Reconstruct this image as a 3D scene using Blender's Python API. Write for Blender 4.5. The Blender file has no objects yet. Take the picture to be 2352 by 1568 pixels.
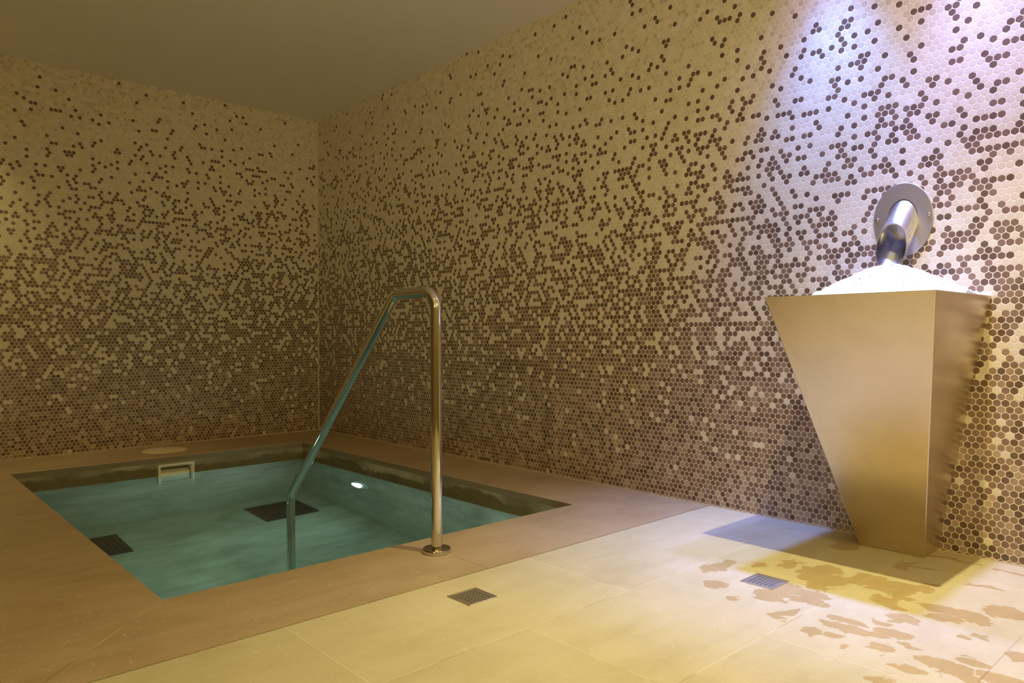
import bpy, bmesh, math, random
from mathutils import Vector, Matrix, noise as mnoise
random.seed(4)
PI = math.pi
S = bpy.context.scene
C = S.collection

# ------------------------------------------------------------------ helpers
def link(name, bm, mat, parent=None, smooth=False):
    bmesh.ops.recalc_face_normals(bm, faces=bm.faces)
    me = bpy.data.meshes.new(name)
    bm.to_mesh(me); bm.free()
    if mat is not None:
        me.materials.append(mat)
    o = bpy.data.objects.new(name, me)
    C.objects.link(o)
    if parent is not None:
        o.parent = parent
        o.matrix_parent_inverse = Matrix.Identity(4)
        o.location = -parent.location
    if smooth:
        for p in me.polygons:
            p.use_smooth = True
        try:
            me.set_sharp_from_angle(angle=math.radians(35))
        except Exception:
            pass
    return o

def empty(name, loc):
    o = bpy.data.objects.new(name, None)
    o.location = loc
    o.empty_display_size = .05
    C.objects.link(o)
    return o

def tag(o, label=None, cat=None, group=None, kind=None):
    if label: o['label'] = label
    if cat: o['category'] = cat
    if group: o['group'] = group
    if kind: o['kind'] = kind
    return o

def struct(name, bm, mat):
    return tag(link(name, bm, mat), kind='structure')

def box(bm, x0, x1, y0, y1, z0, z1):
    v = [bm.verts.new((x, y, z)) for x in (x0, x1) for y in (y0, y1) for z in (z0, z1)]
    for f in ((0,1,3,2),(4,6,7,5),(0,4,5,1),(2,3,7,6),(0,2,6,4),(1,5,7,3)):
        bm.faces.new([v[i] for i in f])
    return v

def prism(bm, poly, z0, z1):
    a = [bm.verts.new((x, y, z0)) for x, y in poly]
    b = [bm.verts.new((x, y, z1)) for x, y in poly]
    n = len(poly)
    bm.faces.new(a[::-1]); bm.faces.new(b)
    for i in range(n):
        bm.faces.new((a[i], a[(i+1) % n], b[(i+1) % n], b[i]))

def lathe(bm, prof, seg, M=None, close=False):
    """revolve (r, z) profile round local z, M places it"""
    M = M or Matrix.Identity(4)
    rings = []
    for r, z in prof:
        if r < 1e-6:
            rings.append([bm.verts.new(M @ Vector((0, 0, z)))])
        else:
            rings.append([bm.verts.new(M @ Vector((r*math.cos(2*PI*i/seg), r*math.sin(2*PI*i/seg), z))) for i in range(seg)])
    pairs = list(zip(rings, rings[1:]))
    if close: pairs.append((rings[-1], rings[0]))
    for a, b in pairs:
        for i in range(seg):
            j = (i+1) % seg
            if len(a) == 1 and len(b) == 1: continue
            if len(a) == 1: bm.faces.new((a[0], b[i], b[j]))
            elif len(b) == 1: bm.faces.new((a[i], a[j], b[0]))
            else: bm.faces.new((a[i], a[j], b[j], b[i]))

def bevel(bm, w, seg=2, ang=40):
    es = [e for e in bm.edges if len(e.link_faces) == 2 and e.calc_face_angle(0) > math.radians(ang)]
    bmesh.ops.bevel(bm, geom=es, offset=w, segments=seg, affect='EDGES', profile=.5)

def tube_path(pts, rad_bend, n=8):
    """polyline with rounded corners"""
    pts = [Vector(p) for p in pts]
    out = [pts[0]]
    for i in range(1, len(pts)-1):
        a, b, c = pts[i-1], pts[i], pts[i+1]
        u = (a-b).normalized(); w = (c-b).normalized()
        th = math.acos(max(-1, min(1, u.dot(w))))
        R = rad_bend[i-1]
        d = R/math.tan(th/2)
        bis = (u+w).normalized()
        ctr = b + bis*(R/math.sin(th/2))
        s = b+u*d - ctr; e = b+w*d - ctr
        ang = s.angle(e); ax = s.cross(e).normalized()
        for k in range(n+1):
            out.append(ctr + Matrix.Rotation(ang*k/n, 3, ax) @ s)
    out.append(pts[-1])
    return out

def tube(bm, path, r, seg=32):
    nrm = Vector((0, 1, 0))
    rings = []
    for i, p in enumerate(path):
        t = (path[min(i+1, len(path)-1)] - path[max(i-1, 0)]).normalized()
        b = t.cross(nrm).normalized()
        rings.append([bm.verts.new(p + (nrm*math.cos(2*PI*k/seg) + b*math.sin(2*PI*k/seg))*r) for k in range(seg)])
    for a, b in zip(rings, rings[1:]):
        for k in range(seg):
            bm.faces.new((a[k], a[(k+1) % seg], b[(k+1) % seg], b[k]))
    bm.faces.new(rings[0]); bm.faces.new(rings[-1])

# ------------------------------------------------------------------ node helpers
class G:
    def __init__(self, name):
        self.m = bpy.data.materials.new(name)
        self.m.use_nodes = True
        self.t = self.m.node_tree
        self.n = self.t.nodes
        self.n.clear()
        self.out = self.n.new('ShaderNodeOutputMaterial')
        self.geo = None
    def put(self, sock, v):
        if isinstance(v, bpy.types.NodeSocket): self.t.links.new(v, sock)
        elif v is not None: sock.default_value = v
    def math(self, op, a, b=None, c=None, clamp=False):
        n = self.n.new('ShaderNodeMath'); n.operation = op; n.use_clamp = clamp
        self.put(n.inputs[0], a)
        if b is not None: self.put(n.inputs[1], b)
        if c is not None: self.put(n.inputs[2], c)
        return n.outputs[0]
    def pos(self):
        if self.geo is None:
            self.geo = self.n.new('ShaderNodeNewGeometry')
            s = self.n.new('ShaderNodeSeparateXYZ')
            self.t.links.new(self.geo.outputs['Position'], s.inputs[0])
            self.xyz = s.outputs
        return self.xyz
    def vec(self, x=0., y=0., z=0.):
        n = self.n.new('ShaderNodeCombineXYZ')
        for i, v in enumerate((x, y, z)): self.put(n.inputs[i], v)
        return n.outputs[0]
    def noise(self, vec, scale, detail=4., rough=.55, dist=0.):
        n = self.n.new('ShaderNodeTexNoise')
        self.put(n.inputs['Vector'], vec)
        n.inputs['Scale'].default_value = scale
        n.inputs['Detail'].default_value = detail
        n.inputs['Roughness'].default_value = rough
        n.inputs['Distortion'].default_value = dist
        return n.outputs
    def white(self, vec):
        n = self.n.new('ShaderNodeTexWhiteNoise'); n.noise_dimensions = '3D'
        self.put(n.inputs['Vector'], vec)
        return n.outputs
    def ramp(self, f, stops, interp='LINEAR'):
        n = self.n.new('ShaderNodeValToRGB'); n.color_ramp.interpolation = interp
        e = n.color_ramp.elements
        while len(e) < len(stops): e.new(.5)
        for i, (p, c) in enumerate(stops):
            e[i].position = p
            e[i].color = (c, c, c, 1) if isinstance(c, (int, float)) else (*c, 1)
        self.put(n.inputs[0], f)
        return n.outputs[0]
    def mix(self, f, a, b, mode='MIX'):
        n = self.n.new('ShaderNodeMix'); n.data_type = 'RGBA'; n.blend_type = mode
        self.put(n.inputs[0], f)
        for s, v in ((n.inputs[6], a), (n.inputs[7], b)):
            if isinstance(v, tuple) and len(v) == 3: v = (*v, 1)
            self.put(s, v)
        return n.outputs[2]
    def smooth(self, v, lo, hi, a=0., b=1.):
        n = self.n.new('ShaderNodeMapRange'); n.interpolation_type = 'SMOOTHSTEP'
        for i, x in enumerate((v, lo, hi, a, b)): self.put(n.inputs[i], x)
        return n.outputs[0]
    def lin(self, v, lo, hi, a=0., b=1.):
        n = self.n.new('ShaderNodeMapRange')
        for i, x in enumerate((v, lo, hi, a, b)): self.put(n.inputs[i], x)
        return n.outputs[0]
    def bump(self, h, strength, dist, normal=None):
        n = self.n.new('ShaderNodeBump')
        n.inputs['Strength'].default_value = strength
        n.inputs['Distance'].default_value = dist
        self.put(n.inputs['Height'], h)
        if normal is not None: self.put(n.inputs['Normal'], normal)
        return n.outputs[0]
    def bsdf(self, color, rough, metal=0., normal=None, spec=.5, **kw):
        n = self.n.new('ShaderNodeBsdfPrincipled')
        if isinstance(color, tuple) and len(color) == 3: color = (*color, 1)
        self.put(n.inputs['Base Color'], color)
        self.put(n.inputs['Roughness'], rough)
        self.put(n.inputs['Metallic'], metal)
        n.inputs['Specular IOR Level'].default_value = spec
        if normal is not None: self.put(n.inputs['Normal'], normal)
        for k, v in kw.items(): self.put(n.inputs[k], v)
        self.t.links.new(n.outputs[0], self.out.inputs[0])
        return self.m

# ------------------------------------------------------------------ room constants (metres)
# right wall is y = 0, back wall is x = 0, floor z = 0
H = 2.456
XR, YL = 7.6, -4.7
XA, XB, YA, YC = .535, 3.141, -.412, -2.129      # pool mouth
XJ, YJ = 3.566, -2.55                            # outer edge of the coping
ZW = -.118                                       # water level
ZF = -1.13                                       # pool floor
PITCH = .0242

# ------------------------------------------------------------------ materials
def mosaic(name, axis, seed):
    g = G(name)
    X, Y, Z = g.pos()
    U = X if axis == 'x' else Y
    s3 = math.sqrt(3)
    u = g.math('ADD', g.math('DIVIDE', U, PITCH), 1000.31 + seed)
    v = g.math('ADD', g.math('DIVIDE', Z, PITCH), 100*s3 + .1)
    def cell(off):
        uu = g.math('SUBTRACT', u, off*.5); vv = g.math('SUBTRACT', v, off*s3*.5)
        a = g.math('SUBTRACT', g.math('FLOORED_MODULO', uu, 1.), .5)
        b = g.math('SUBTRACT', g.math('FLOORED_MODULO', vv, s3), s3/2)
        d = g.math('ADD', g.math('MULTIPLY', a, a), g.math('MULTIPLY', b, b))
        return a, b, d
    a0, b0, d0 = cell(0); a1, b1, d1 = cell(1)
    sel = g.math('LESS_THAN', d0, d1)
    def pick(p, q):
        return g.math('ADD', q, g.math('MULTIPLY', sel, g.math('SUBTRACT', p, q)))
    ga, gb = pick(a0, a1), pick(b0, b1)
    iu = g.math('ROUND', g.math('MULTIPLY', g.math('SUBTRACT', u, ga), 2.))
    iv = g.math('ROUND', g.math('DIVIDE', g.math('SUBTRACT', v, gb), s3/2))
    aa, ab = g.math('ABSOLUTE', ga), g.math('ABSOLUTE', gb)
    hd = g.math('MAXIMUM', aa, g.math('ADD', g.math('MULTIPLY', aa, .5), g.math('MULTIPLY', ab, s3/2)))
    # slightly rounded corners
    rr = g.math('SQRT', g.math('ADD', g.math('MULTIPLY', ga, ga), g.math('MULTIPLY', gb, gb)))
    hd = g.math('MAXIMUM', hd, g.math('MULTIPLY', rr, .925))
    w = g.white(g.vec(iu, iv, seed))
    sp = g.n.new('ShaderNodeSeparateColor'); g.t.links.new(w['Color'], sp.inputs[0])
    r1, r2, r3 = w['Value'], sp.outputs[0], sp.outputs[1]
    # share of dark tiles by height
    zc = g.math('MULTIPLY', g.math('SUBTRACT', g.math('MULTIPLY', iv, s3/2), 100*s3 + .1), PITCH)
    t = g.math('DIVIDE', zc, H)
    P = g.ramp(t, [(0, .995), (.06, .99), (.13, .96), (.2, .89), (.28, .78), (.37, .66), (.48, .51), (.6, .33), (.74, .18), (.85, .085), (.93, .03), (1, .008)])
    P = g.math('POWER', P, 1.0)
    dark = g.math('LESS_THAN', r1, P)
    lc = g.ramp(r2, [(0, (.42, .34, .23)), (.14, (.50, .425, .305)), (.3, (.565, .495, .37)), (.7, (.60, .53, .405)), (1, (.65, .58, .46))])
    dc = g.ramp(r2, [(0, (.115, .07, .048)), (.3, (.18, .113, .078)), (.6, (.245, .162, .117)), (.82, (.33, .235, .17)), (1, (.45, .35, .26))])
    hue = g.mix(g.math('MULTIPLY', r3, .35), dc, g.mix(1., dc, (1.0, 1.06, .86), 'MULTIPLY'))
    tile = g.mix(dark, lc, hue)
    # cloudy glaze in each tile, limescale low on the wall
    nz = g.noise(g.vec(X, Y, Z), 260., 3., .6)['Fac']
    tile = g.mix(g.lin(nz, .35, .75, 0., .22), tile, g.mix(1., tile, (1.55, 1.5, 1.45), 'MULTIPLY'))
    scale_n = g.noise(g.vec(X, Y, Z), 3.2, 5., .65)['Fac']
    sc = g.math('MULTIPLY', g.smooth(scale_n, .55, .8), g.smooth(Z, .95, .2))
    sc = g.math('MULTIPLY', sc, g.smooth(X, 1.6, 3.2)) if axis == 'x' else g.math('MULTIPLY', sc, .4)
    tile = g.mix(g.math('MULTIPLY', sc, .5), tile, (.50, .43, .36))
    # grout: sheets differ a little
    gn = g.noise(g.vec(X, Y, Z), 1.1, 2.)['Fac']
    grout = g.mix(gn, (.66, .58, .45), (.80, .72, .58))
    ge = g.smooth(hd, .44, .462)
    col = g.mix(ge, tile, grout)
    h = g.smooth(hd, .385, .47, 1., 0.)
    rough = g.lin(ge, 0., 1., .34, .8)
    return g.bsdf(col, rough, 0., g.bump(h, .32, .0014), spec=.4)

def stone(name, kind):
    """sandy limestone; kind: deck, coping, pool"""
    g = G(name)
    X, Y, Z = g.pos()
    P = g.vec(X, Y, Z)
    cl = g.noise(P, 2.3, 6., .62, .4)['Fac']
    st = g.noise(g.vec(g.math('MULTIPLY', X, 3.2), Y, g.math('MULTIPLY', Z, 3.2)), 3.5, 6., .6, .5)['Fac']
    gr = g.noise(P, 90., 3., .7)['Fac']
    if kind == 'deck':
        c0, c1, c2 = (.46, .40, .25), (.56, .50, .335), (.63, .57, .41)
    elif kind == 'coping':
        c0, c1, c2 = (.35, .25, .155), (.44, .33, .21), (.51, .395, .265)
    else:
        c0, c1, c2 = (.27, .27, .21), (.45, .44, .355), (.64, .63, .53)
    col = g.ramp(g.math('ADD', g.math('MULTIPLY', cl, .55), g.math('MULTIPLY', st, .45)), [(.3, c0), (.5, c1), (.7, c2)])
    col = g.mix(g.lin(gr, .3, .7, 0., .03 if kind == 'pool' else .16), col, g.mix(1., col, (.72, .68, .62), 'MULTIPLY'))
    # pale fossil flecks
    fx = g.noise(g.vec(g.math('MULTIPLY', X, 1.), g.math('MULTIPLY', Y, 2.6), Z), 30., 3., .6, 1.2)['Fac']
    fl = g.smooth(fx, .655, .72)
    fx2 = g.noise(g.vec(g.math('MULTIPLY', X, 2.2), Y, g.math('ADD', Z, 7.)), 44., 2., .5, 1.5)['Fac']
    fl = g.math('MAXIMUM', fl, g.smooth(fx2, .68, .74))
    col = g.mix(g.math('MULTIPLY', fl, .10 if kind == 'pool' else .42), col, (.80, .73, .60))
    joint = None
    rough = .58
    if kind == 'deck':
        # slabs .434 x .862 laid in strips along y, half bond
        k = g.math('DIVIDE', g.math('SUBTRACT', X, XJ), .434)
        fi = g.math('FLOOR', k)
        fx_ = g.math('SUBTRACT', k, fi)
        dx = g.math('MULTIPLY', g.math('MINIMUM', fx_, g.math('SUBTRACT', 1., fx_)), .434)
        par = g.math('FLOORED_MODULO', fi, 2.)
        q = g.math('DIVIDE', g.math('ADD', g.math('ADD', Y, 1.10), g.math('MULTIPLY', par, -.455)), .862)
        fq = g.math('FRACT', g.math('ADD', q, 20.))
        dy = g.math('MULTIPLY', g.math('MINIMUM', fq, g.math('SUBTRACT', 1., fq)), .862)
        jd = g.math('MINIMUM', dx, dy)
        jw = g.noise(P, 6., 2.)['Fac']
        jm = g.math('MULTIPLY', g.smooth(jd, .0024, .0006), .75)
        dirt = g.smooth(jw, .5, .58)
        jcol = g.mix(dirt, (.70, .62, .46), (.40, .31, .19))
        # slabs differ slightly in tone
        idn = g.white(g.vec(fi, g.math('FLOOR', g.math('ADD', q, 20.)), 3.))['Value']
        col = g.mix(.10, col, g.ramp(idn, [(0, (.30, .22, .13)), (1, (.80, .70, .52))]))
        # wet patches in front of the ice fountain
        wn = g.noise(g.vec(X, g.math('MULTIPLY', Y, 1.), 0.), 13., 5., .6, .3)
        wsp = g.n.new('ShaderNodeSeparateColor'); g.t.links.new(wn['Color'], wsp.inputs[0])
        wx = g.math('ADD', X, g.lin(wsp.outputs[0], 0., 1., -.062, .062))
        wy = g.math('ADD', Y, g.lin(wsp.outputs[1], 0., 1., -.062, .062))
        blobs = [  # cx, cy, rx, ry
            (4.055,-.705,.030,.090),(4.145,-.860,.035,.040),(4.14,-.60,.02,.03),(4.20,-.52,.03,.05),
            (4.30,-.53,.045,.10),(4.36,-.60,.05,.09),(4.42,-.50,.04,.06),(4.34,-.74,.09,.045),(4.30,-.82,.05,.06),(4.40,-.80,.05,.03),
            (4.51,-.52,.06,.06),(4.56,-.46,.05,.035),(4.46,-.46,.03,.03),(4.40,-.94,.025,.05),(4.24,-.93,.015,.02),
            (4.545,-.63,.03,.03),(4.58,-.68,.035,.02),(4.57,-.58,.04,.025),(4.63,-.74,.05,.03),(4.60,-.80,.03,.02),
            (4.53,-.86,.05,.02),(4.56,-.91,.08,.022),(4.64,-.865,.05,.03),(4.68,-.60,.055,.035),(4.74,-.60,.06,.045),(4.80,-.50,.06,.05),(4.70,-.66,.04,.02),
            (4.50,-1.00,.02,.03),(4.545,-.985,.025,.03),(4.655,-.97,.03,.025),(4.70,-.91,.035,.015),(4.60,-1.04,.012,.02),
            (4.77,-.76,.018,.018),(4.79,-.72,.02,.018),(4.74,-1.03,.045,.02),(4.79,-.97,.055,.03),(4.82,-.90,.035,.03),(4.84,-1.0,.05,.025),(4.90,-.95,.05,.03),
            (4.73,-1.14,.03,.02),(4.70,-1.15,.02,.012),(4.77,-1.16,.02,.02),(4.88,-1.08,.012,.05),(4.89,-.80,.02,.03),
            (4.21,-.10,.05,.06),(4.24,-.18,.035,.07),(4.30,-.12,.05,.018),(4.47,-.26,.02,.06),(4.51,-.24,.04,.015),(4.54,-.08,.09,.016),
            (4.70,-.30,.05,.012),(4.74,-.10,.08,.014),(4.58,-.40,.03,.01)]
        wet = None
        for cx, cy, rx, ry in blobs:
            ddx = g.math('DIVIDE', g.math('SUBTRACT', wx, cx), rx)
            ddy = g.math('DIVIDE', g.math('SUBTRACT', wy, cy), ry)
            d = g.math('MULTIPLY_ADD', ddx, ddx, g.math('MULTIPLY', ddy, ddy))
            wet = d if wet is None else g.math('MINIMUM', wet, d)
        wn2 = g.noise(P, 60., 3., .6)['Fac']
        wm = g.smooth(g.math('ADD', wet, g.lin(wn2, .3, .7, -.25, .25)), 1.12, .92)
        col = g.mix(jm, col, jcol)
        col = g.mix(g.math('MULTIPLY', wm, .85), col, g.mix(1., col, (.80, .66, .47), 'MULTIPLY'))
        rough = g.lin(wm, 0., 1., .55, .3)
        joint = g.math('SUBTRACT', 1., jm)
    elif kind == 'coping':
        # mitre joints at the pool corners and a few cross joints
        def line(d, w=.0026): return g.smooth(g.math('ABSOLUTE', d), w, w*.3)
        ms = []
        def seg(expr, cond): ms.append(g.math('MULTIPLY', line(expr), cond))
        def between(v, lo, hi): return g.math('MULTIPLY', g.math('GREATER_THAN', v, lo), g.math('LESS_THAN', v, hi))
        # near right / near left corners (45 degrees), far corners
        seg(g.math('MULTIPLY', g.math('SUBTRACT', g.math('SUBTRACT', X, XB), g.math('MULTIPLY', g.math('SUBTRACT', Y, YA), (XJ-XB)/(-YA))), .7),
            g.math('MULTIPLY', between(X, XB, XJ), g.math('GREATER_THAN', Y, YA)))
        seg(g.math('MULTIPLY', g.math('ADD', g.math('SUBTRACT', X, XB), g.math('MULTIPLY', g.math('SUBTRACT', Y, YC), (XJ-XB)/(YC-YJ))), .7),
            g.math('MULTIPLY', between(X, XB, XJ), g.math('LESS_THAN', Y, YC)))
        seg(g.math('MULTIPLY', g.math('ADD', g.math('SUBTRACT', X, XA), g.math('MULTIPLY', g.math('SUBTRACT', Y, YA), XA/(-YA))), .7),
            g.math('MULTIPLY', g.math('LESS_THAN', X, XA), g.math('GREATER_THAN', Y, YA)))
        seg(g.math('MULTIPLY', g.math('SUBTRACT', g.math('SUBTRACT', X, XA), g.math('MULTIPLY', g.math('SUBTRACT', Y, YC), XA/(YC-YJ))), .7),
            g.math('MULTIPLY', g.math('LESS_THAN', X, XA), g.math('LESS_THAN', Y, YC)))
        seg(g.math('ADD', Y, 1.270), g.math('GREATER_THAN', X, XB))
        seg(g.math('SUBTRACT', X, 2.688), g.math('LESS_THAN', Y, YC))
        seg(g.math('SUBTRACT', X, 1.83), g.math('LESS_THAN', Y, YC))
        seg(g.math('SUBTRACT', X, 1.55), g.math('GREATER_THAN', Y, YA))
        jm = ms[0]
        for m_ in ms[1:]: jm = g.math('MAXIMUM', jm, m_)
        jw = g.noise(P, 5., 2.)['Fac']
        jcol = g.mix(g.smooth(jw, .42, .56), (.62, .50, .36), (.25, .17, .10))
        col = g.mix(g.math('MULTIPLY', jm, .85), col, jcol)
        joint = g.math('SUBTRACT', 1., jm)
        # vertical edges below the top face are darker
        edge = g.smooth(Z, -.001, -.006)
        col = g.mix(g.math('MULTIPLY', edge, .75), col, (.16, .12, .065))
        rough = .5
    else:
        # dry splash band above the water: dark olive film with limescale blotches
        ln = g.noise(g.vec(X, Y, g.math('MULTIPLY', Z, .8)), 3.0, 6., .6, .6)['Fac']
        lb = g.noise(g.vec(X, Y, Z), 22., 4., .6)['Fac']
        lev = g.math('ADD', Z, g.lin(ln, .3, .7, -.035, .035))
        band = g.smooth(Z, ZW-.004, ZW+.004)
        film = g.mix(lb, (.115, .085, .04), (.21, .165, .085))
        limes = g.mix(lb, (.42, .37, .25), (.56, .51, .38))
        wmask = g.smooth(lev, -.076, -.056)
        film = g.mix(g.math('MULTIPLY', wmask, g.smooth(g.noise(P, 1.7, 3., .6)['Fac'], .38, .62, .12, .8)), film, limes)
        col = g.mix(band, col, film)
        # slab joints on the pool lining
        k = g.math('FRACT', g.math('DIVIDE', g.math('ADD', X, 10.06), .434))
        dx = g.math('MULTIPLY', g.math('MINIMUM', k, g.math('SUBTRACT', 1., k)), .434)
        jm = g.math('MULTIPLY', g.smooth(dx, .003, .001), g.math('LESS_THAN', Z, ZF+.01))
        col = g.mix(g.math('MULTIPLY', jm, .35), col, (.2, .19, .15))
        rough = .6
    h = g.math('ADD', g.math('MULTIPLY', gr, .02 if kind == 'pool' else .25), g.math('MULTIPLY', cl, .3))
    if joint is not None: h = g.math('ADD', h, joint)
    return g.bsdf(col, rough, 0., g.bump(h, .25, .0018), spec=.35)

def plaster(name, c):
    g = G(name)
    X, Y, Z = g.pos()
    n1 = g.noise(g.vec(X, Y, Z), 1.3, 3.)['Fac']
    n2 = g.noise(g.vec(X, Y, Z), 160., 3.)['Fac']
    col = g.mix(n1, tuple(v*.95 for v in c), tuple(min(1, v*1.04) for v in c))
    return g.bsdf(col, .8, 0., g.bump(n2, .12, .001), spec=.2)

def steel(name, c=(.62, .6, .57), rough=.16, brushed=None, drops=False):
    g = G(name)
    X, Y, Z = g.pos()
    nrm = None
    r = rough
    col = c
    if brushed:
        n = g.noise(g.vec(g.math('MULTIPLY', X, brushed[0]), g.math('MULTIPLY', Y, brushed[1]), g.math('MULTIPLY', Z, brushed[2])), 1., 3., .6)['Fac']
        r = g.lin(n, .3, .7, rough*.97, rough*1.03)
        sm = g.noise(g.vec(X, Y, Z), 7., 4., .6, .8)['Fac']
        col = g.mix(g.smooth(sm, .4, .8), c, tuple(v*.92 for v in c))
    if drops:
        # condensation beads and run marks
        v = g.n.new('ShaderNodeTexVoronoi'); v.feature = 'F1'
        g.put(v.inputs['Vector'], g.vec(X, Y, g.math('MULTIPLY', Z, .8)))
        v.inputs['Scale'].default_value = 85.
        v.inputs['Randomness'].default_value = 1.
        rnd = g.n.new('ShaderNodeSeparateColor'); g.t.links.new(v.outputs['Color'], rnd.inputs[0])
        dens = g.noise(g.vec(X, Y, Z), 6., 2.)['Fac']
        keep = g.math('LESS_THAN', rnd.outputs[0], g.smooth(dens, .38, .75, .02, .6))
        bead = g.math('MULTIPLY', keep, g.smooth(v.outputs['Distance'], .15, .03))
        run = g.noise(g.vec(g.math('MULTIPLY', X, 24.), g.math('MULTIPLY', Y, 2.), g.math('MULTIPLY', Z, 1.2)), 1., 4., .6)['Fac']
        nrm = g.bump(bead, .35, .0008, nrm)
    return g.bsdf(col, r, 1., nrm)

def plastic(name, c, rough=.4):
    g = G(name)
    X, Y, Z = g.pos()
    n = g.noise(g.vec(X, Y, Z), 26., 3.)['Fac']
    col = g.mix(n, tuple(v*.88 for v in c), c)
    return g.bsdf(col, rough)

M = {}
M['mosaic_x'] = mosaic('mosaic_right', 'x', 0.)
M['mosaic_y'] = mosaic('mosaic_back', 'y', 7.)
M['deck'] = stone('limestone_deck', 'deck')
M['coping'] = stone('limestone_coping', 'coping')
M['pool'] = stone('limestone_pool', 'pool')
M['ceil'] = plaster('painted_ceiling', (.84, .79, .69))
M['wall_dark'] = plaster('painted_wall', (.30, .22, .14))
M['caulk'] = plaster('grout_bead', (.60, .50, .37))
M['chrome'] = steel('polished_steel', (.66, .64, .61), .07)
M['brushed'] = steel('brushed_steel', (.72, .62, .48), .31, (70., 10., 1.2), drops=True)
M['brushed_rim'] = steel('brushed_rim', (.86, .84, .82), .5)  # paler than the body: the bright edge highlight is put into the colour
M['satin'] = steel('satin_steel', (.56, .52, .50), .42)
M['tube'] = steel('tube_steel', (.74, .73, .75), .26)
M['drain'] = steel('drain_steel', (.62, .57, .47), .47, (60., 60., 60.))
M['void'] = plastic('well_shade', (.012, .011, .01), .7)
M['pool_grate'] = plastic('dark_grate', (.035, .037, .04), .5)
M['white_plastic'] = plastic('ivory_plastic', (.86, .77, .60), .35)
M['lid_plastic'] = plastic('lid_plastic', (.86, .70, .50), .45)

def ice_mat():
    g = G('crushed_ice')
    X, Y, Z = g.pos()
    n = g.noise(g.vec(X, Y, Z), 150., 4., .7)['Fac']
    n2 = g.noise(g.vec(X, Y, Z), 420., 2., .6)['Fac']
    col = g.mix(g.smooth(n, .3, .5), (.50, .54, .53), (.68, .70, .66))
    m = g.bsdf(col, .45, 0., g.bump(g.math('ADD', n, n2), .7, .004), spec=.5)
    b = g.n['Principled BSDF']
    b.inputs['Subsurface Weight'].default_value = .5
    b.inputs['Subsurface Radius'].default_value = (.02, .025, .03)
    return m
M['ice'] = ice_mat()

def water_mat():
    g = G('pool_water')
    X, Y, Z = g.pos()
    n = g.noise(g.vec(X, Y, Z), 3.0, 2., .5)['Fac']
    nb = g.bump(n, .05, .006)
    rf = g.n.new('ShaderNodeBsdfRefraction')
    rf.inputs['Roughness'].default_value = 0.; rf.inputs['IOR'].default_value = 1.333
    g.put(rf.inputs['Normal'], nb)
    gs = g.n.new('ShaderNodeBsdfGlossy'); gs.inputs['Roughness'].default_value = .16
    g.put(gs.inputs['Normal'], nb)
    fr = g.n.new('ShaderNodeFresnel'); fr.inputs['IOR'].default_value = 1.333
    g.put(fr.inputs['Normal'], nb)
    mx = g.n.new('ShaderNodeMixShader')
    g.t.links.new(fr.outputs[0], mx.inputs[0]); g.t.links.new(rf.outputs[0], mx.inputs[1]); g.t.links.new(gs.outputs[0], mx.inputs[2])
    g.t.links.new(mx.outputs[0], g.out.inputs['Surface'])
    ab = g.n.new('ShaderNodeVolumeAbsorption')
    ab.inputs['Color'].default_value = (.30, .80, .70, 1)
    ab.inputs['Density'].default_value = .36
    g.t.links.new(ab.outputs[0], g.out.inputs['Volume'])
    return g.m
M['water'] = water_mat()

def glow(name, col, strength):
    g = G(name)
    e = g.n.new('ShaderNodeEmission')
    e.inputs[0].default_value = (*col, 1); e.inputs[1].default_value = strength
    g.t.links.new(e.outputs[0], g.out.inputs[0])
    return g.m
M['led'] = glow('lamp_led', (.80, .95, 1.), 40.)
M['lens'] = plastic('lamp_lens', (.62, .74, .72), .2)

# ------------------------------------------------------------------ the room
bm = bmesh.new(); box(bm, -.15, XR+.15, 0, .15, -.03, H+.03); struct('wall_right', bm, M['mosaic_x'])
bm = bmesh.new(); box(bm, -.15, 0, YL-.15, 0, -.03, H+.03); struct('wall_back', bm, M['mosaic_y'])
bm = bmesh.new(); box(bm, 0, XR, YL-.15, YL, -.03, H); struct('wall_left', bm, M['wall_dark'])
bm = bmesh.new(); box(bm, XR, XR+.15, YL-.15, 0, -.03, H); struct('wall_front', bm, M['wall_dark'])
bm = bmesh.new(); box(bm, 0, XR, YL, 0, H, H+.12); struct('ceiling', bm, M['ceil'])
# deck: an L round the coping
bm = bmesh.new()
J = .0028
prism(bm, [(0, YL), (XR, YL), (XR, 0), (XJ+J, 0), (XJ+J, YJ-J), (0, YJ-J)], -.04, 0)
# slab stays uncut at the drains; a black sheet stands for each well's shade
struct('floor', bm, M['deck'])
# coping ring round the pool mouth, four mitred slabs in one course
bm = bmesh.new()
inn = [(XA, YC), (XB, YC), (XB, YA), (XA, YA)]
outr = [(0, YJ), (XJ-J, YJ), (XJ-J, 0), (0, 0)]
zt, zb = 0., -.034
vi = [[bm.verts.new((x, y, z)) for x, y in inn] for z in (zt, zb)]
vo = [[bm.verts.new((x, y, z)) for x, y in outr] for z in (zt, zb)]
for i in range(4):
    j = (i+1) % 4
    bm.faces.new((vo[0][i], vo[0][j], vi[0][j], vi[0][i]))
    bm.faces.new((vo[1][i], vi[1][i], vi[1][j], vo[1][j]))
    bm.faces.new((vi[0][i], vi[0][j], vi[1][j], vi[1][i]))
    bm.faces.new((vo[0][i], vo[1][i], vo[1][j], vo[0][j]))
es = [e for e in bm.edges if all(v in vi[0] for v in e.verts)]
bmesh.ops.bevel(bm, geom=es, offset=.004, segments=2, affect='EDGES', profile=.5)
struct('trim_1', bm, M['coping'])
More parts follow.
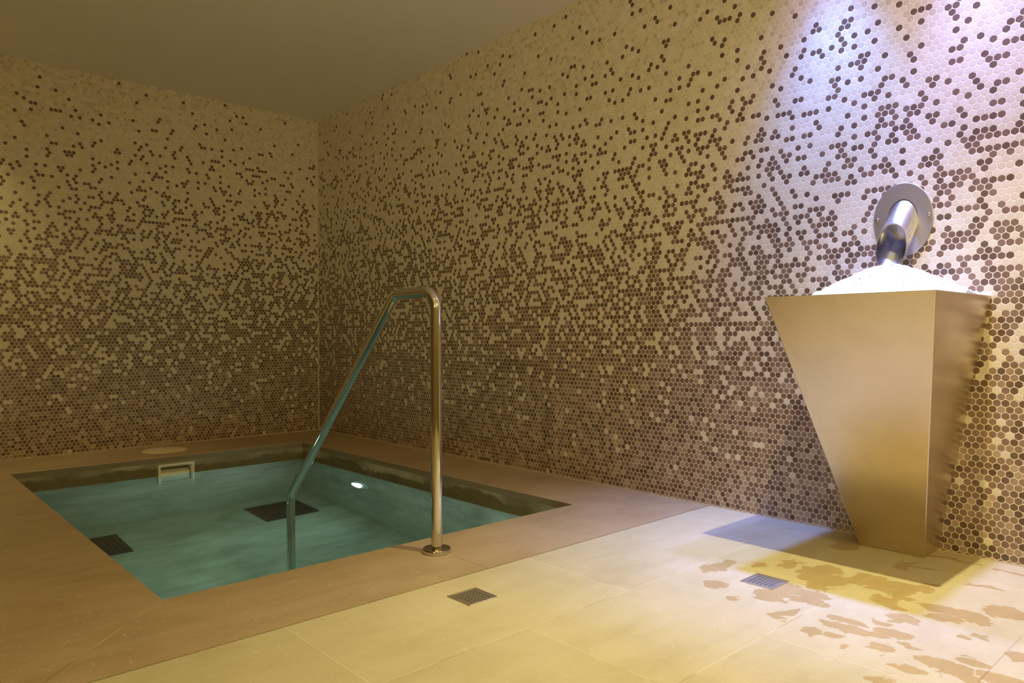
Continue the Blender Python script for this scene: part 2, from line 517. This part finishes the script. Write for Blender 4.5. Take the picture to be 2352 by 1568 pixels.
# dark bed under the open joint between deck and coping
bm = bmesh.new()
prism(bm, [(XJ-J, YJ-J), (XJ+J, YJ-J), (XJ+J, 0), (XJ-J, 0)], -.034, -.006)
prism(bm, [(0, YJ-J), (XJ-J, YJ-J), (XJ-J, YJ), (0, YJ)], -.034, -.006)
struct('trim_2', bm, plaster('joint_dirt', (.10, .07, .045)))
# pool lining: four walls and a floor, the back wall open at the skimmer
SK0, SK1, SKT, SKB = -1.369, -1.152, -.046, -.33     # skimmer frame outline on the back pool wall
F = .013
bm = bmesh.new()
T = .12; ZT = -.034
box(bm, XA-T, XB+T, YC-T, YC, ZF-T, ZT)
box(bm, XA-T, XB+T, YA, YA+T, ZF-T, ZT)
box(bm, XB, XB+T, YC, YA, ZF-T, ZT)
box(bm, XA-T, XA, YC, SK0+F, ZF-T, ZT)
box(bm, XA-T, XA, SK1-F, YA, ZF-T, ZT)
box(bm, XA-T, XA, SK0+F, SK1-F, SKT-F, ZT)
box(bm, XA-T, XA, SK0+F, SK1-F, ZF-T, SKB+F)
box(bm, XA, XB, YC, YA, ZF-T, ZF)
struct('trim_3', bm, M['pool'])
# thin grout beads in the wall corner and along the foot of the walls
bm = bmesh.new()
prism(bm, [(0, 0), (.006, 0), (0, -.006)], 0, H)
struct('trim_4', bm, M['caulk'])
bm = bmesh.new()
box(bm, .006, XR, -.004, 0, 0, .004); box(bm, 0, .004, YL, -.006, 0, .004)
struct('trim_5', bm, M['caulk'])

# ------------------------------------------------------------------ water
bm = bmesh.new()
e = .006
box(bm, XA-e, XB+e, YC-e, YA+e, ZF-e, ZW)
w = link('pool_water', bm, M['water'])
tag(w, 'still clear teal water filling the sunken stone plunge pool', 'water', kind='stuff')

# ------------------------------------------------------------------ pool floor grates
def pool_grate():
    r = empty('pool_floor_grate', (0, 0, 0))
    a = .17
    bm = bmesh.new()
    o4 = [(-a, -a), (a, -a), (a, a), (-a, a)]; i4 = [(x*.9, y*.9) for x, y in o4]
    top = [bm.verts.new((x, y, .016)) for x, y in o4]; ti = [bm.verts.new((x, y, .016)) for x, y in i4]
    bo = [bm.verts.new((x, y, 0)) for x, y in o4]; bi = [bm.verts.new((x, y, 0)) for x, y in i4]
    for i in range(4):
        j = (i+1) % 4
        bm.faces.new((top[i], top[j], ti[j], ti[i])); bm.faces.new((top[i], bo[i], bo[j], top[j]))
        bm.faces.new((ti[i], ti[j], bi[j], bi[i])); bm.faces.new((bo[i], bi[i], bi[j], bo[j]))
    link('frame', bm, M['pool_grate'], r)
    bm = bmesh.new()
    box(bm, -a*.9, a*.9, -a*.9, a*.9, 0, .004)
    for k in range(14):
        y = -a*.86 + k*(a*1.72)/13
        box(bm, -a*.9, a*.9, y-.006, y+.006, .004, .013)
    link('slat_panel', bm, M['pool_grate'], r)
    return r
def copy_thing(src):
    r = src.copy(); C.objects.link(r)
    for ch in src.children:
        c = ch.copy(); C.objects.link(c); c.parent = r
        for d in ch.children:
            e_ = d.copy(); C.objects.link(e_); e_.parent = c
    return r
g1 = pool_grate(); g1.location = (.905, -.735, ZF)
tag(g1, 'dark square grate on the pool floor, seen behind the sloping handrail', 'grate', 'square grates on the pool floor')
g2 = copy_thing(g1); g2.location = (.94, -1.835, ZF)
tag(g2, 'dark square grate on the pool floor, cut off by the left pool edge', 'grate', 'square grates on the pool floor')

# ------------------------------------------------------------------ underwater lamp on the right pool wall
LX, LZ = 1.325, -.423
lamp = empty('underwater_lamp', (LX, YA, LZ))
tag(lamp, 'round underwater pool lamp glowing white in the submerged right pool wall', 'lamp')
ML = Matrix.Translation((LX, YA, LZ)) @ Matrix.Rotation(PI/2, 4, 'X')
bm = bmesh.new(); lathe(bm, [(.093, 0), (.093, .007), (.088, .011), (.062, .012), (.060, .004), (.060, 0)], 48, ML)
link('face_ring', bm, plastic('lamp_ring', (.66, .72, .68), .3), lamp, True)
bm = bmesh.new(); lathe(bm, [(.0595, .002), (.0595, .005), (.04, .010), (0, .012)], 40, ML)
link('lens', bm, M['lens'], lamp, True)
bm = bmesh.new(); lathe(bm, [(.034, .0112), (.030, .016), (.018, .019), (0, .020)], 32, ML)
link('led', bm, M['led'], lamp, True)
for k in range(2):
    a = PI*k
    Mx = ML @ Matrix.Translation((.077*math.cos(a), .077*math.sin(a), .0115))
    bm = bmesh.new(); lathe(bm, [(.006, 0), (.006, .002), (0, .003)], 12, Mx)
    link('screw', bm, M['chrome'], lamp, True)

# ------------------------------------------------------------------ skimmer mouth on the back pool wall, and its lid on the coping
sk = empty('pool_skimmer', (XA, (SK0+SK1)/2, ZW))
tag(sk, 'ivory plastic skimmer mouth at the waterline of the far pool wall', 'skimmer')
bm = bmesh.new()
def frame(bm, y0, y1, z0, z1, f, x0, x1):
    def ring(a0, a1, c0, c1, x): return [bm.verts.new((x, y, z)) for y, z in ((a0, c0), (a1, c0), (a1, c1), (a0, c1))]
    of, ob = ring(y0, y1, z0, z1, x1), ring(y0, y1, z0, z1, x0)
    nf, nb = ring(y0+f, y1-f, z0+f, z1-f, x1), ring(y0+f, y1-f, z0+f, z1-f, x0)
    for i in range(4):
        j = (i+1) % 4
        for q in ((of[i], of[j], nf[j], nf[i]), (of[i], ob[i], ob[j], of[j]), (nf[i], nf[j], nb[j], nb[i]), (ob[i], nb[i], nb[j], ob[j])):
            bm.faces.new(q)
frame(bm, SK0, SK1, SKB, SKT, F, XA, XA+.007)
bevel(bm, .0015, 1)
link('frame', bm, M['white_plastic'], sk)
bm = bmesh.new()
frame(bm, SK0+F, SK1-F, SKB+F, SKT-F, .004, XA-.11, XA+.001)
box(bm, XA-.114, XA-.11, SK0+F, SK1-F, SKB+F, SKT-F)
link('throat', bm, M['white_plastic'], sk)
bm = bmesh.new()
ya, yb = SK0+F+.006, SK1-F-.011
prof = [(XA-.052, SKT-F-.031), (XA-.018, ZW+.014), (XA-.009, ZW-.012), (XA-.009, SKB+F+.010), (XA-.014, SKB+F+.010), (XA-.014, ZW-.012), (XA-.024, ZW+.013), (XA-.057, SKT-F-.034)]
va = [bm.verts.new((x, ya, z)) for x, z in prof]; vb = [bm.verts.new((x, yb, z)) for x, z in prof]
bm.faces.new(va); bm.faces.new(vb[::-1])
for i in range(len(prof)):
    j = (i+1) % len(prof)
    bm.faces.new((va[i], va[j], vb[j], vb[i]))
link('weir_flap', bm, M['white_plastic'], sk)

ld = empty('skimmer_lid', (.262, -1.245, 0))
tag(ld, 'round tan skimmer lid set in the far coping above the skimmer mouth', 'lid')
ML = Matrix.Translation(ld.location)
bm = bmesh.new(); lathe(bm, [(.135, 0), (.135, .003), (.132, .0045), (.118, .0045), (.117, .002), (.117, 0)], 64, ML)
link('rim', bm, M['lid_plastic'], ld, True)
bm = bmesh.new(); lathe(bm, [(.1155, 0), (.1155, .0035), (.113, .0042), (.05, .005), (0, .0052)], 64, ML)
link('cover', bm, M['lid_plastic'], ld, True)

# ------------------------------------------------------------------ handrail
PX, PY = 3.310, -1.286
hr = empty('pool_handrail', (PX, PY, 0))
tag(hr, 'polished steel handrail bent from the near coping down into the water', 'handrail')
path = tube_path([(PX, PY, .002), (PX, PY, .903), (3.058, PY, .903), (2.186, PY, .018), (2.186, PY, ZF+.012)], [.062, .055, .075], 10)
bm = bmesh.new(); tube(bm, path, .0195, 40)
link('rail_tube', bm, M['chrome'], hr, True)
bm = bmesh.new(); lathe(bm, [(.0197, .001), (.0478, .001), (.049, .003), (.049, .013), (.0475, .0155), (.044, .016), (.0215, .0165), (.0197, .0165)], 64, Matrix.Translation((PX, PY, 0)), True)
link('base_flange', bm, M['chrome'], hr, True)
bm = bmesh.new(); lathe(bm, [(.0197, 0), (.046, 0), (.046, .010), (.044, .012), (.0197, .012)], 48, Matrix.Translation((2.186, PY, ZF)), True)
link('foot_flange', bm, M['chrome'], hr, True)

# ------------------------------------------------------------------ ice fountain basin
bx0, bx1, byf, bz = 4.113, 4.635, -.522, .872      # top outline
cx0, cx1, cyf = 4.262, 4.476, -.130                # foot outline
Tm = .006
ib = empty('ice_basin', ((bx0+bx1)/2, -.07, 0))
tag(ib, 'tall tapered brushed steel basin standing against the mosaic wall', 'basin')
bm = bmesh.new()
def loop(x0, x1, yf, yb, z): return [bm.verts.new(p) for p in ((x0, yf, z), (x1, yf, z), (x1, yb, z), (x0, yb, z))]
YB_ = -.0006
zi = .50
tt = zi/bz
def at(t, d):  # outline inset by d at fraction t of the height
    l = lambda a, b: a+(b-a)*t
    return (l(cx0, bx0)+d, l(cx1, bx1)-d, l(cyf, byf)+d, YB_-d)
foot = loop(*at(0, 0), .001)
top = loop(*at(1, 0), bz)
tin = loop(*at(1, Tm), bz)
pan = loop(*at(tt, Tm), zi)
for a, b in ((foot, top), (top, tin), (tin, pan)):
    for i in range(4):
        j = (i+1) % 4
        bm.faces.new((a[i], a[j], b[j], b[i]))
bm.faces.new(pan); bm.faces.new(foot[::-1])
es = [e_ for e_ in bm.edges if (e_.verts[0] in foot and e_.verts[1] in top) or (e_.verts[1] in foot and e_.verts[0] in top)]
bmesh.ops.bevel(bm, geom=es, offset=.0035, segments=3, affect='EDGES', profile=.5)
link('body', bm, M['brushed'], ib)
bm = bmesh.new()
def ring4(x0, x1, yf, yb, z): return [bm.verts.new(p) for p in ((x0, yf, z), (x1, yf, z), (x1, yb, z), (x0, yb, z))]
o_, i_ = ring4(*at(1, 0), bz+.0002), ring4(*at(1, .010), bz+.0002)
o2, i2 = ring4(*at(1, 0), bz+.0014), ring4(*at(1, .010), bz+.0014)
for i in range(4):
    j = (i+1) % 4
    bm.faces.new((o_[i], o_[j], o2[j], o2[i])); bm.faces.new((o2[i], o2[j], i2[j], i2[i]))
    bm.faces.new((i2[i], i2[j], i_[j], i_[i])); bm.faces.new((o_[i], i_[i], i_[j], o_[j]))
link('rim', bm, M['brushed_rim'], ib)

# crushed ice heaped in it
bm = bmesh.new()
N = 130
ix0, ix1, iy0, iy1 = bx0+.012, bx1-.012, byf+.012, -.012
grid = []
PXI, PYI = 4.385, -.185
for a in range(N+1):
    row = []
    for b in range(N+1):
        x = ix0+(ix1-ix0)*a/N; y = iy0+(iy1-iy0)*b/N
        r = math.hypot(x-PXI, (y-PYI)*.92)
        z = .984 - .52*(math.sqrt(r*r+.055**2)-.055) - .0
        z -= .10*max(0, r-.19)
        n = mnoise.noise(Vector((x*55, y*55, 1)))*.0055 + mnoise.noise(Vector((x*130, y*130, 5)))*.0035 + mnoise.noise(Vector((x*18, y*18, 9)))*.006
        z = max(z, .825)+n
        s_ = at(min(1, z/bz), Tm+.004)
        row.append(bm.verts.new((s_[0]+(s_[1]-s_[0])*a/N, s_[2]+(s_[3]-s_[2])*b/N, z)))
    grid.append(row)
for a in range(N):
    for b in range(N):
        bm.faces.new((grid[a][b], grid[a+1][b], grid[a+1][b+1], grid[a][b+1]))
# skirt and underside close the heap
ztt = .78
def inset(v):
    t = ztt/bz
    s = at(t, Tm+.006)
    w_ = at(min(1, v.co.z/bz), Tm+.004)
    u = (v.co.x-w_[0])/(w_[1]-w_[0]); q = (v.co.y-w_[2])/(w_[3]-w_[2])
    return (s[0]+(s[1]-s[0])*u, s[2]+(s[3]-s[2])*q, ztt)
bd = [grid[a][0] for a in range(N)] + [grid[N][b] for b in range(N)] + [grid[a][N] for a in range(N, 0, -1)] + [grid[0][b] for b in range(N, 0, -1)]
lo = [bm.verts.new(inset(v)) for v in bd]
for i in range(len(bd)):
    j = (i+1) % len(bd)
    bm.faces.new((bd[i], lo[i], lo[j], bd[j]))
bm.faces.new(lo)
# loose lumps along the flanks
for k in range(420):
    ang = random.uniform(0, 2*PI); r = random.uniform(.0, .2)
    x = PXI+r*math.cos(ang); y = PYI+r*math.sin(ang)/.92
    if not (ix0+.01 < x < ix1-.01 and iy0+.01 < y < iy1-.01): continue
    z = .984 - .52*(math.sqrt(r*r+.055**2)-.055) - .10*max(0, r-.19)
    s = random.uniform(.0015, .0045)
    mt = Matrix.Translation((x, y, z+s*.2)) @ Matrix.Rotation(random.uniform(0, 6), 4, Vector((random.random(), random.random(), random.random()+.1)).normalized()) @ Matrix.Diagonal((s, s*random.uniform(.6, 1), s*random.uniform(.6, 1), 1))
    bmesh.ops.create_icosphere(bm, subdivisions=1, radius=1, matrix=mt)
ice = link('crushed_ice', bm, M['ice'])
tag(ice, 'heap of white crushed ice piled in the steel basin under the chute', 'ice', kind='stuff')

# ------------------------------------------------------------------ ice chute
FX, FZ = 4.362, 1.156
ch = empty('ice_chute', (FX, 0, FZ))
tag(ch, 'slanting steel ice chute with oval wall plate above the steel basin', 'chute')
R = .051; Rin = .0482
def ell(rx, rz, y, n=72): return [bm.verts.new((FX+rx*math.cos(2*PI*i/n), y, FZ+rz*math.sin(2*PI*i/n))) for i in range(n)]
bm = bmesh.new()
e0, e1, e2, e3, e4 = ell(.1, .131, -.0002), ell(.1, .131, -.004), ell(.0985, .1295, -.0055), ell(R, R*math.sqrt(2), -.0055), ell(R, R*math.sqrt(2), -.0002)
for a, b in ((e0, e1), (e1, e2), (e2, e3), (e3, e4), (e4, e0)):
    for i in range(72):
        j = (i+1) % 72
        bm.faces.new((a[i], a[j], b[j], b[i]))
link('wall_plate', bm, M['satin'], ch)
bm = bmesh.new()
d = Vector((0, -1, -1)).normalized()
up = Vector((0, -1, 1)).normalized()*1.0
up = Vector((0, -.70710678, .70710678))
# mouth plane through the top and bottom lip points
ptop = Vector((FX, -.094, FZ+R*math.sqrt(2)-.094))
pbot = Vector((FX, -.128, FZ-R*math.sqrt(2)-.128))
pn = Vector((1, 0, 0)).cross(pbot-ptop).normalized()
def circ(rad, mode):
    out = []
    for i in range(72):
        a = 2*PI*i/72
        o_ = Vector((FX, 0, FZ)) + Vector((1, 0, 0))*rad*math.cos(a) + up*rad*math.sin(a)
        if mode == 'wall': t = (-.001-o_.y)/d.y
        else: t = pn.dot(ptop-o_)/pn.dot(d)
        out.append(bm.verts.new(o_+d*t))
    return out
a0, a1, a2, a3 = circ(R, 'wall'), circ(R, 'mouth'), circ(Rin, 'mouth'), circ(Rin, 'wall')
for a, b in ((a0, a1), (a1, a2), (a2, a3)):
    for i in range(72):
        j = (i+1) % 72
        bm.faces.new((a[i], a[j], b[j], b[i]))
bm.faces.new(a3)
link('tube', bm, M['tube'], ch, True)
for sx in (-1, 1):
    Mx = Matrix.Translation((FX+sx*.0855, -.0052, 1.164)) @ Matrix.Rotation(PI/2, 4, 'X')
    bm = bmesh.new(); lathe(bm, [(.0062, 0), (.0060, .0015), (.0045, .0036), (.002, .0045), (0, .0047)], 24, Mx)
    link('screw', bm, M['chrome'], ch, True)

# ------------------------------------------------------------------ floor drains
def floor_drain():
    r = empty('floor_drain', (0, 0, 0))
    a = .0525
    bm = bmesh.new()
    def sq(s, z): return [bm.verts.new((x*s, y*s, z)) for x, y in ((-1, -1), (1, -1), (1, 1), (-1, 1))]
    L = [sq(a, 0), sq(a, .0022), sq(a-.0012, .003), sq(a-.0032, .003), sq(a-.004, .0012), sq(a-.004, 0)]
    for p, q in zip(L, L[1:]):
        for i in range(4):
            j = (i+1) % 4
            bm.faces.new((p[i], p[j], q[j], q[i]))
    link('frame', bm, M['drain'], r)
    # perforated plate: 6 x 6 round holes
    bm = bmesh.new()
    b = a-.0045; z1, z0 = .0022, .0010
    hp = .0128; hr_ = .0033; n = 6; half = n*hp/2
    vd = {}
    def V(x, y, z):
        k = (round(x, 6), round(y, 6), z)
        if k not in vd: vd[k] = bm.verts.new((x, y, z))
        return vd[k]
    for i in range(n):
        for j in range(n):
            cx, cy = -half+hp*(i+.5), -half+hp*(j+.5)
            sqp = []
            for k in range(8):
                an = PI/4*k
                c_, s_ = math.cos(an), math.sin(an)
                m_ = max(abs(c_), abs(s_))
                sqp.append((cx+c_/m_*hp/2, cy+s_/m_*hp/2))
            for k in range(8):
                k2 = (k+1) % 8
                h0 = (cx+hr_*1.25*math.cos(PI/4*k), cy+hr_*.85*math.sin(PI/4*k)); h1 = (cx+hr_*1.25*math.cos(PI/4*k2), cy+hr_*.85*math.sin(PI/4*k2))
                bm.faces.new((V(*sqp[k], z1), V(*sqp[k2], z1), V(*h1, z1), V(*h0, z1)))
                bm.faces.new((V(*h0, z1), V(*h1, z1), V(*h1, z0), V(*h0, z0)))
    # plain border
    for (x0, x1, y0, y1) in ((-b, b, -b, -half), (-b, b, half, b), (-b, -half, -half, half), (half, b, -half, half)):
        box(bm, x0, x1, y0, y1, z0, z1)
    link('perforated_plate', bm, M['drain'], r)
    bm = bmesh.new(); box(bm, -b, b, -b, b, .0002, .0006)  # flat black sheet, paints the shade seen through the holes
    link('shade_sheet', bm, M['void'], r)
    return r
d1 = floor_drain(); d1.location = (3.730, -1.470, 0)
tag(d1, 'square perforated steel floor drain on dry stone beside the coping joint', 'drain', 'square floor drains')
d2 = copy_thing(d1); d2.location = (4.233, -.739, 0)
tag(d2, 'square perforated steel floor drain among wet patches before the basin', 'drain', 'square floor drains')

# ------------------------------------------------------------------ lights
def spot(name, loc, aim, watts, col, size, blend=.6, rad=.03):
    l = bpy.data.lights.new(name, 'SPOT')
    l.energy = watts; l.color = col; l.spot_size = math.radians(size); l.spot_blend = blend; l.shadow_soft_size = rad
    o = bpy.data.objects.new(name, l); C.objects.link(o)
    o.location = loc
    o.rotation_euler = (Vector(aim)-Vector(loc)).to_track_quat('-Z', 'Y').to_euler()
    return o
def area(name, loc, aim, watts, col, size):
    l = bpy.data.lights.new(name, 'AREA')
    l.energy = watts; l.color = col; l.shape = 'DISK'; l.size = size
    o = bpy.data.objects.new(name, l); C.objects.link(o)
    o.location = loc
    o.rotation_euler = (Vector(aim)-Vector(loc)).to_track_quat('-Z', 'Y').to_euler()
    return o
WARM = (1., .80, .32)
spot('warm_downlight', (4.684, -.72, 2.44), (4.58, -.94, 0), 190, (1., .88, .43), 85, .95, .012)
spot('warm_downlight', (4.684, -.72, 2.44), (4.3, -.9, 0), 16, (1., .84, .36), 150, .8, .012)
spot('blue_downlight', (4.125, -.20, 2.44), (4.12, -.22, 0), 26, (.34, .33, 1.), 92, 1., .045)
spot('blue_downlight', (4.125, -.20, 2.44), (4.12, -.22, 0), 245, (.13, .28, 1.), 58, 1., .045)
spot('violet_downlight', (4.60, -.20, 2.44), (4.66, -.22, 0), 32, (.34, .32, 1.), 92, 1., .045)
spot('violet_downlight', (4.60, -.20, 2.44), (4.66, -.22, 0), 215, (.25, .29, 1.), 58, 1., .045)
spot('room_downlight', (4.5, -2.2, 2.44), (4.5, -2.2, 0), 28, WARM, 120, .9, .04)  # this and the next: unseen spots added for warm ambient fill
spot('room_downlight', (2.3, -3.6, 2.44), (2.3, -3.6, 0), 20, WARM, 120, .9, .04)
def lamp_point(name, loc, watts, col, rad):
    l = bpy.data.lights.new(name, 'POINT')
    l.energy = watts; l.color = col; l.shadow_soft_size = rad
    o = bpy.data.objects.new(name, l); C.objects.link(o); o.location = loc
    return o
for loc, wt in (((7.3, -3.4, 2.0), 31), ((5.6, -4.5, 1.9), 17), ((7.0, -1.3, 2.12), 40)):
    lamp_point('wall_sconce', loc, wt, (.98, .84, .26), .09)  # unseen warm points added to lift the ambient level
spot('wall_uplight', (5.2, -4.55, 1.7), (3.6, -.5, 2.456), 110, (1., .85, .46), 85, .9, .05)  # added out of view to brighten the ceiling
spot('corner_downlight', (.30, -2.48, 2.44), (.26, -2.48, 0), 34, WARM, 84, .9, .04)
POOL = (.78, 1., .95)
area('pool_lamp', (LX, YA-.03, LZ), (LX, YA-1, LZ-.12), 3.4, POOL, .11)
area('pool_lamp', (1.9, YC+.03, LZ), (1.9, YC+1, LZ-.12), 3.0, POOL, .11)
area('pool_lamp', (XB-.03, -.95, LZ), (XB-1, -.95, LZ-.1), 2.2, POOL, .11)

wld = bpy.data.worlds.new('World'); S.world = wld
wld.use_nodes = True
wld.node_tree.nodes['Background'].inputs[0].default_value = (0, 0, 0, 1)

# ------------------------------------------------------------------ camera
f, yaw, pit, rol, xc, yc = 1681.78, 2.40268, -.00873, -.0037, 5.3549, -2.7936
d = Vector((math.cos(yaw)*math.cos(pit), math.sin(yaw)*math.cos(pit), math.sin(pit)))
r = Vector((math.sin(yaw), -math.cos(yaw), 0)); u = r.cross(d)
r2 = r*math.cos(rol)+u*math.sin(rol); u2 = -r*math.sin(rol)+u*math.cos(rol)
cam = bpy.data.cameras.new('camera'); co = bpy.data.objects.new('camera', cam); C.objects.link(co)
mt = Matrix((r2, u2, -d)).transposed().to_4x4(); mt.translation = (xc, yc, .75)
co.matrix_world = mt
cam.sensor_width = 36; cam.sensor_fit = 'HORIZONTAL'; cam.lens = f/2352*36
cam.clip_start = .02
S.camera = co

S.view_settings.view_transform = 'Standard'
S.view_settings.look = 'None'
S.view_settings.gamma = 1
S.view_settings.use_curve_mapping = False
S.view_settings.exposure = 0.0
S.cycles.max_bounces = 14
S.cycles.diffuse_bounces = 7
S.cycles.glossy_bounces = 6
S.cycles.transmission_bounces = 10
S.cycles.use_denoising = True
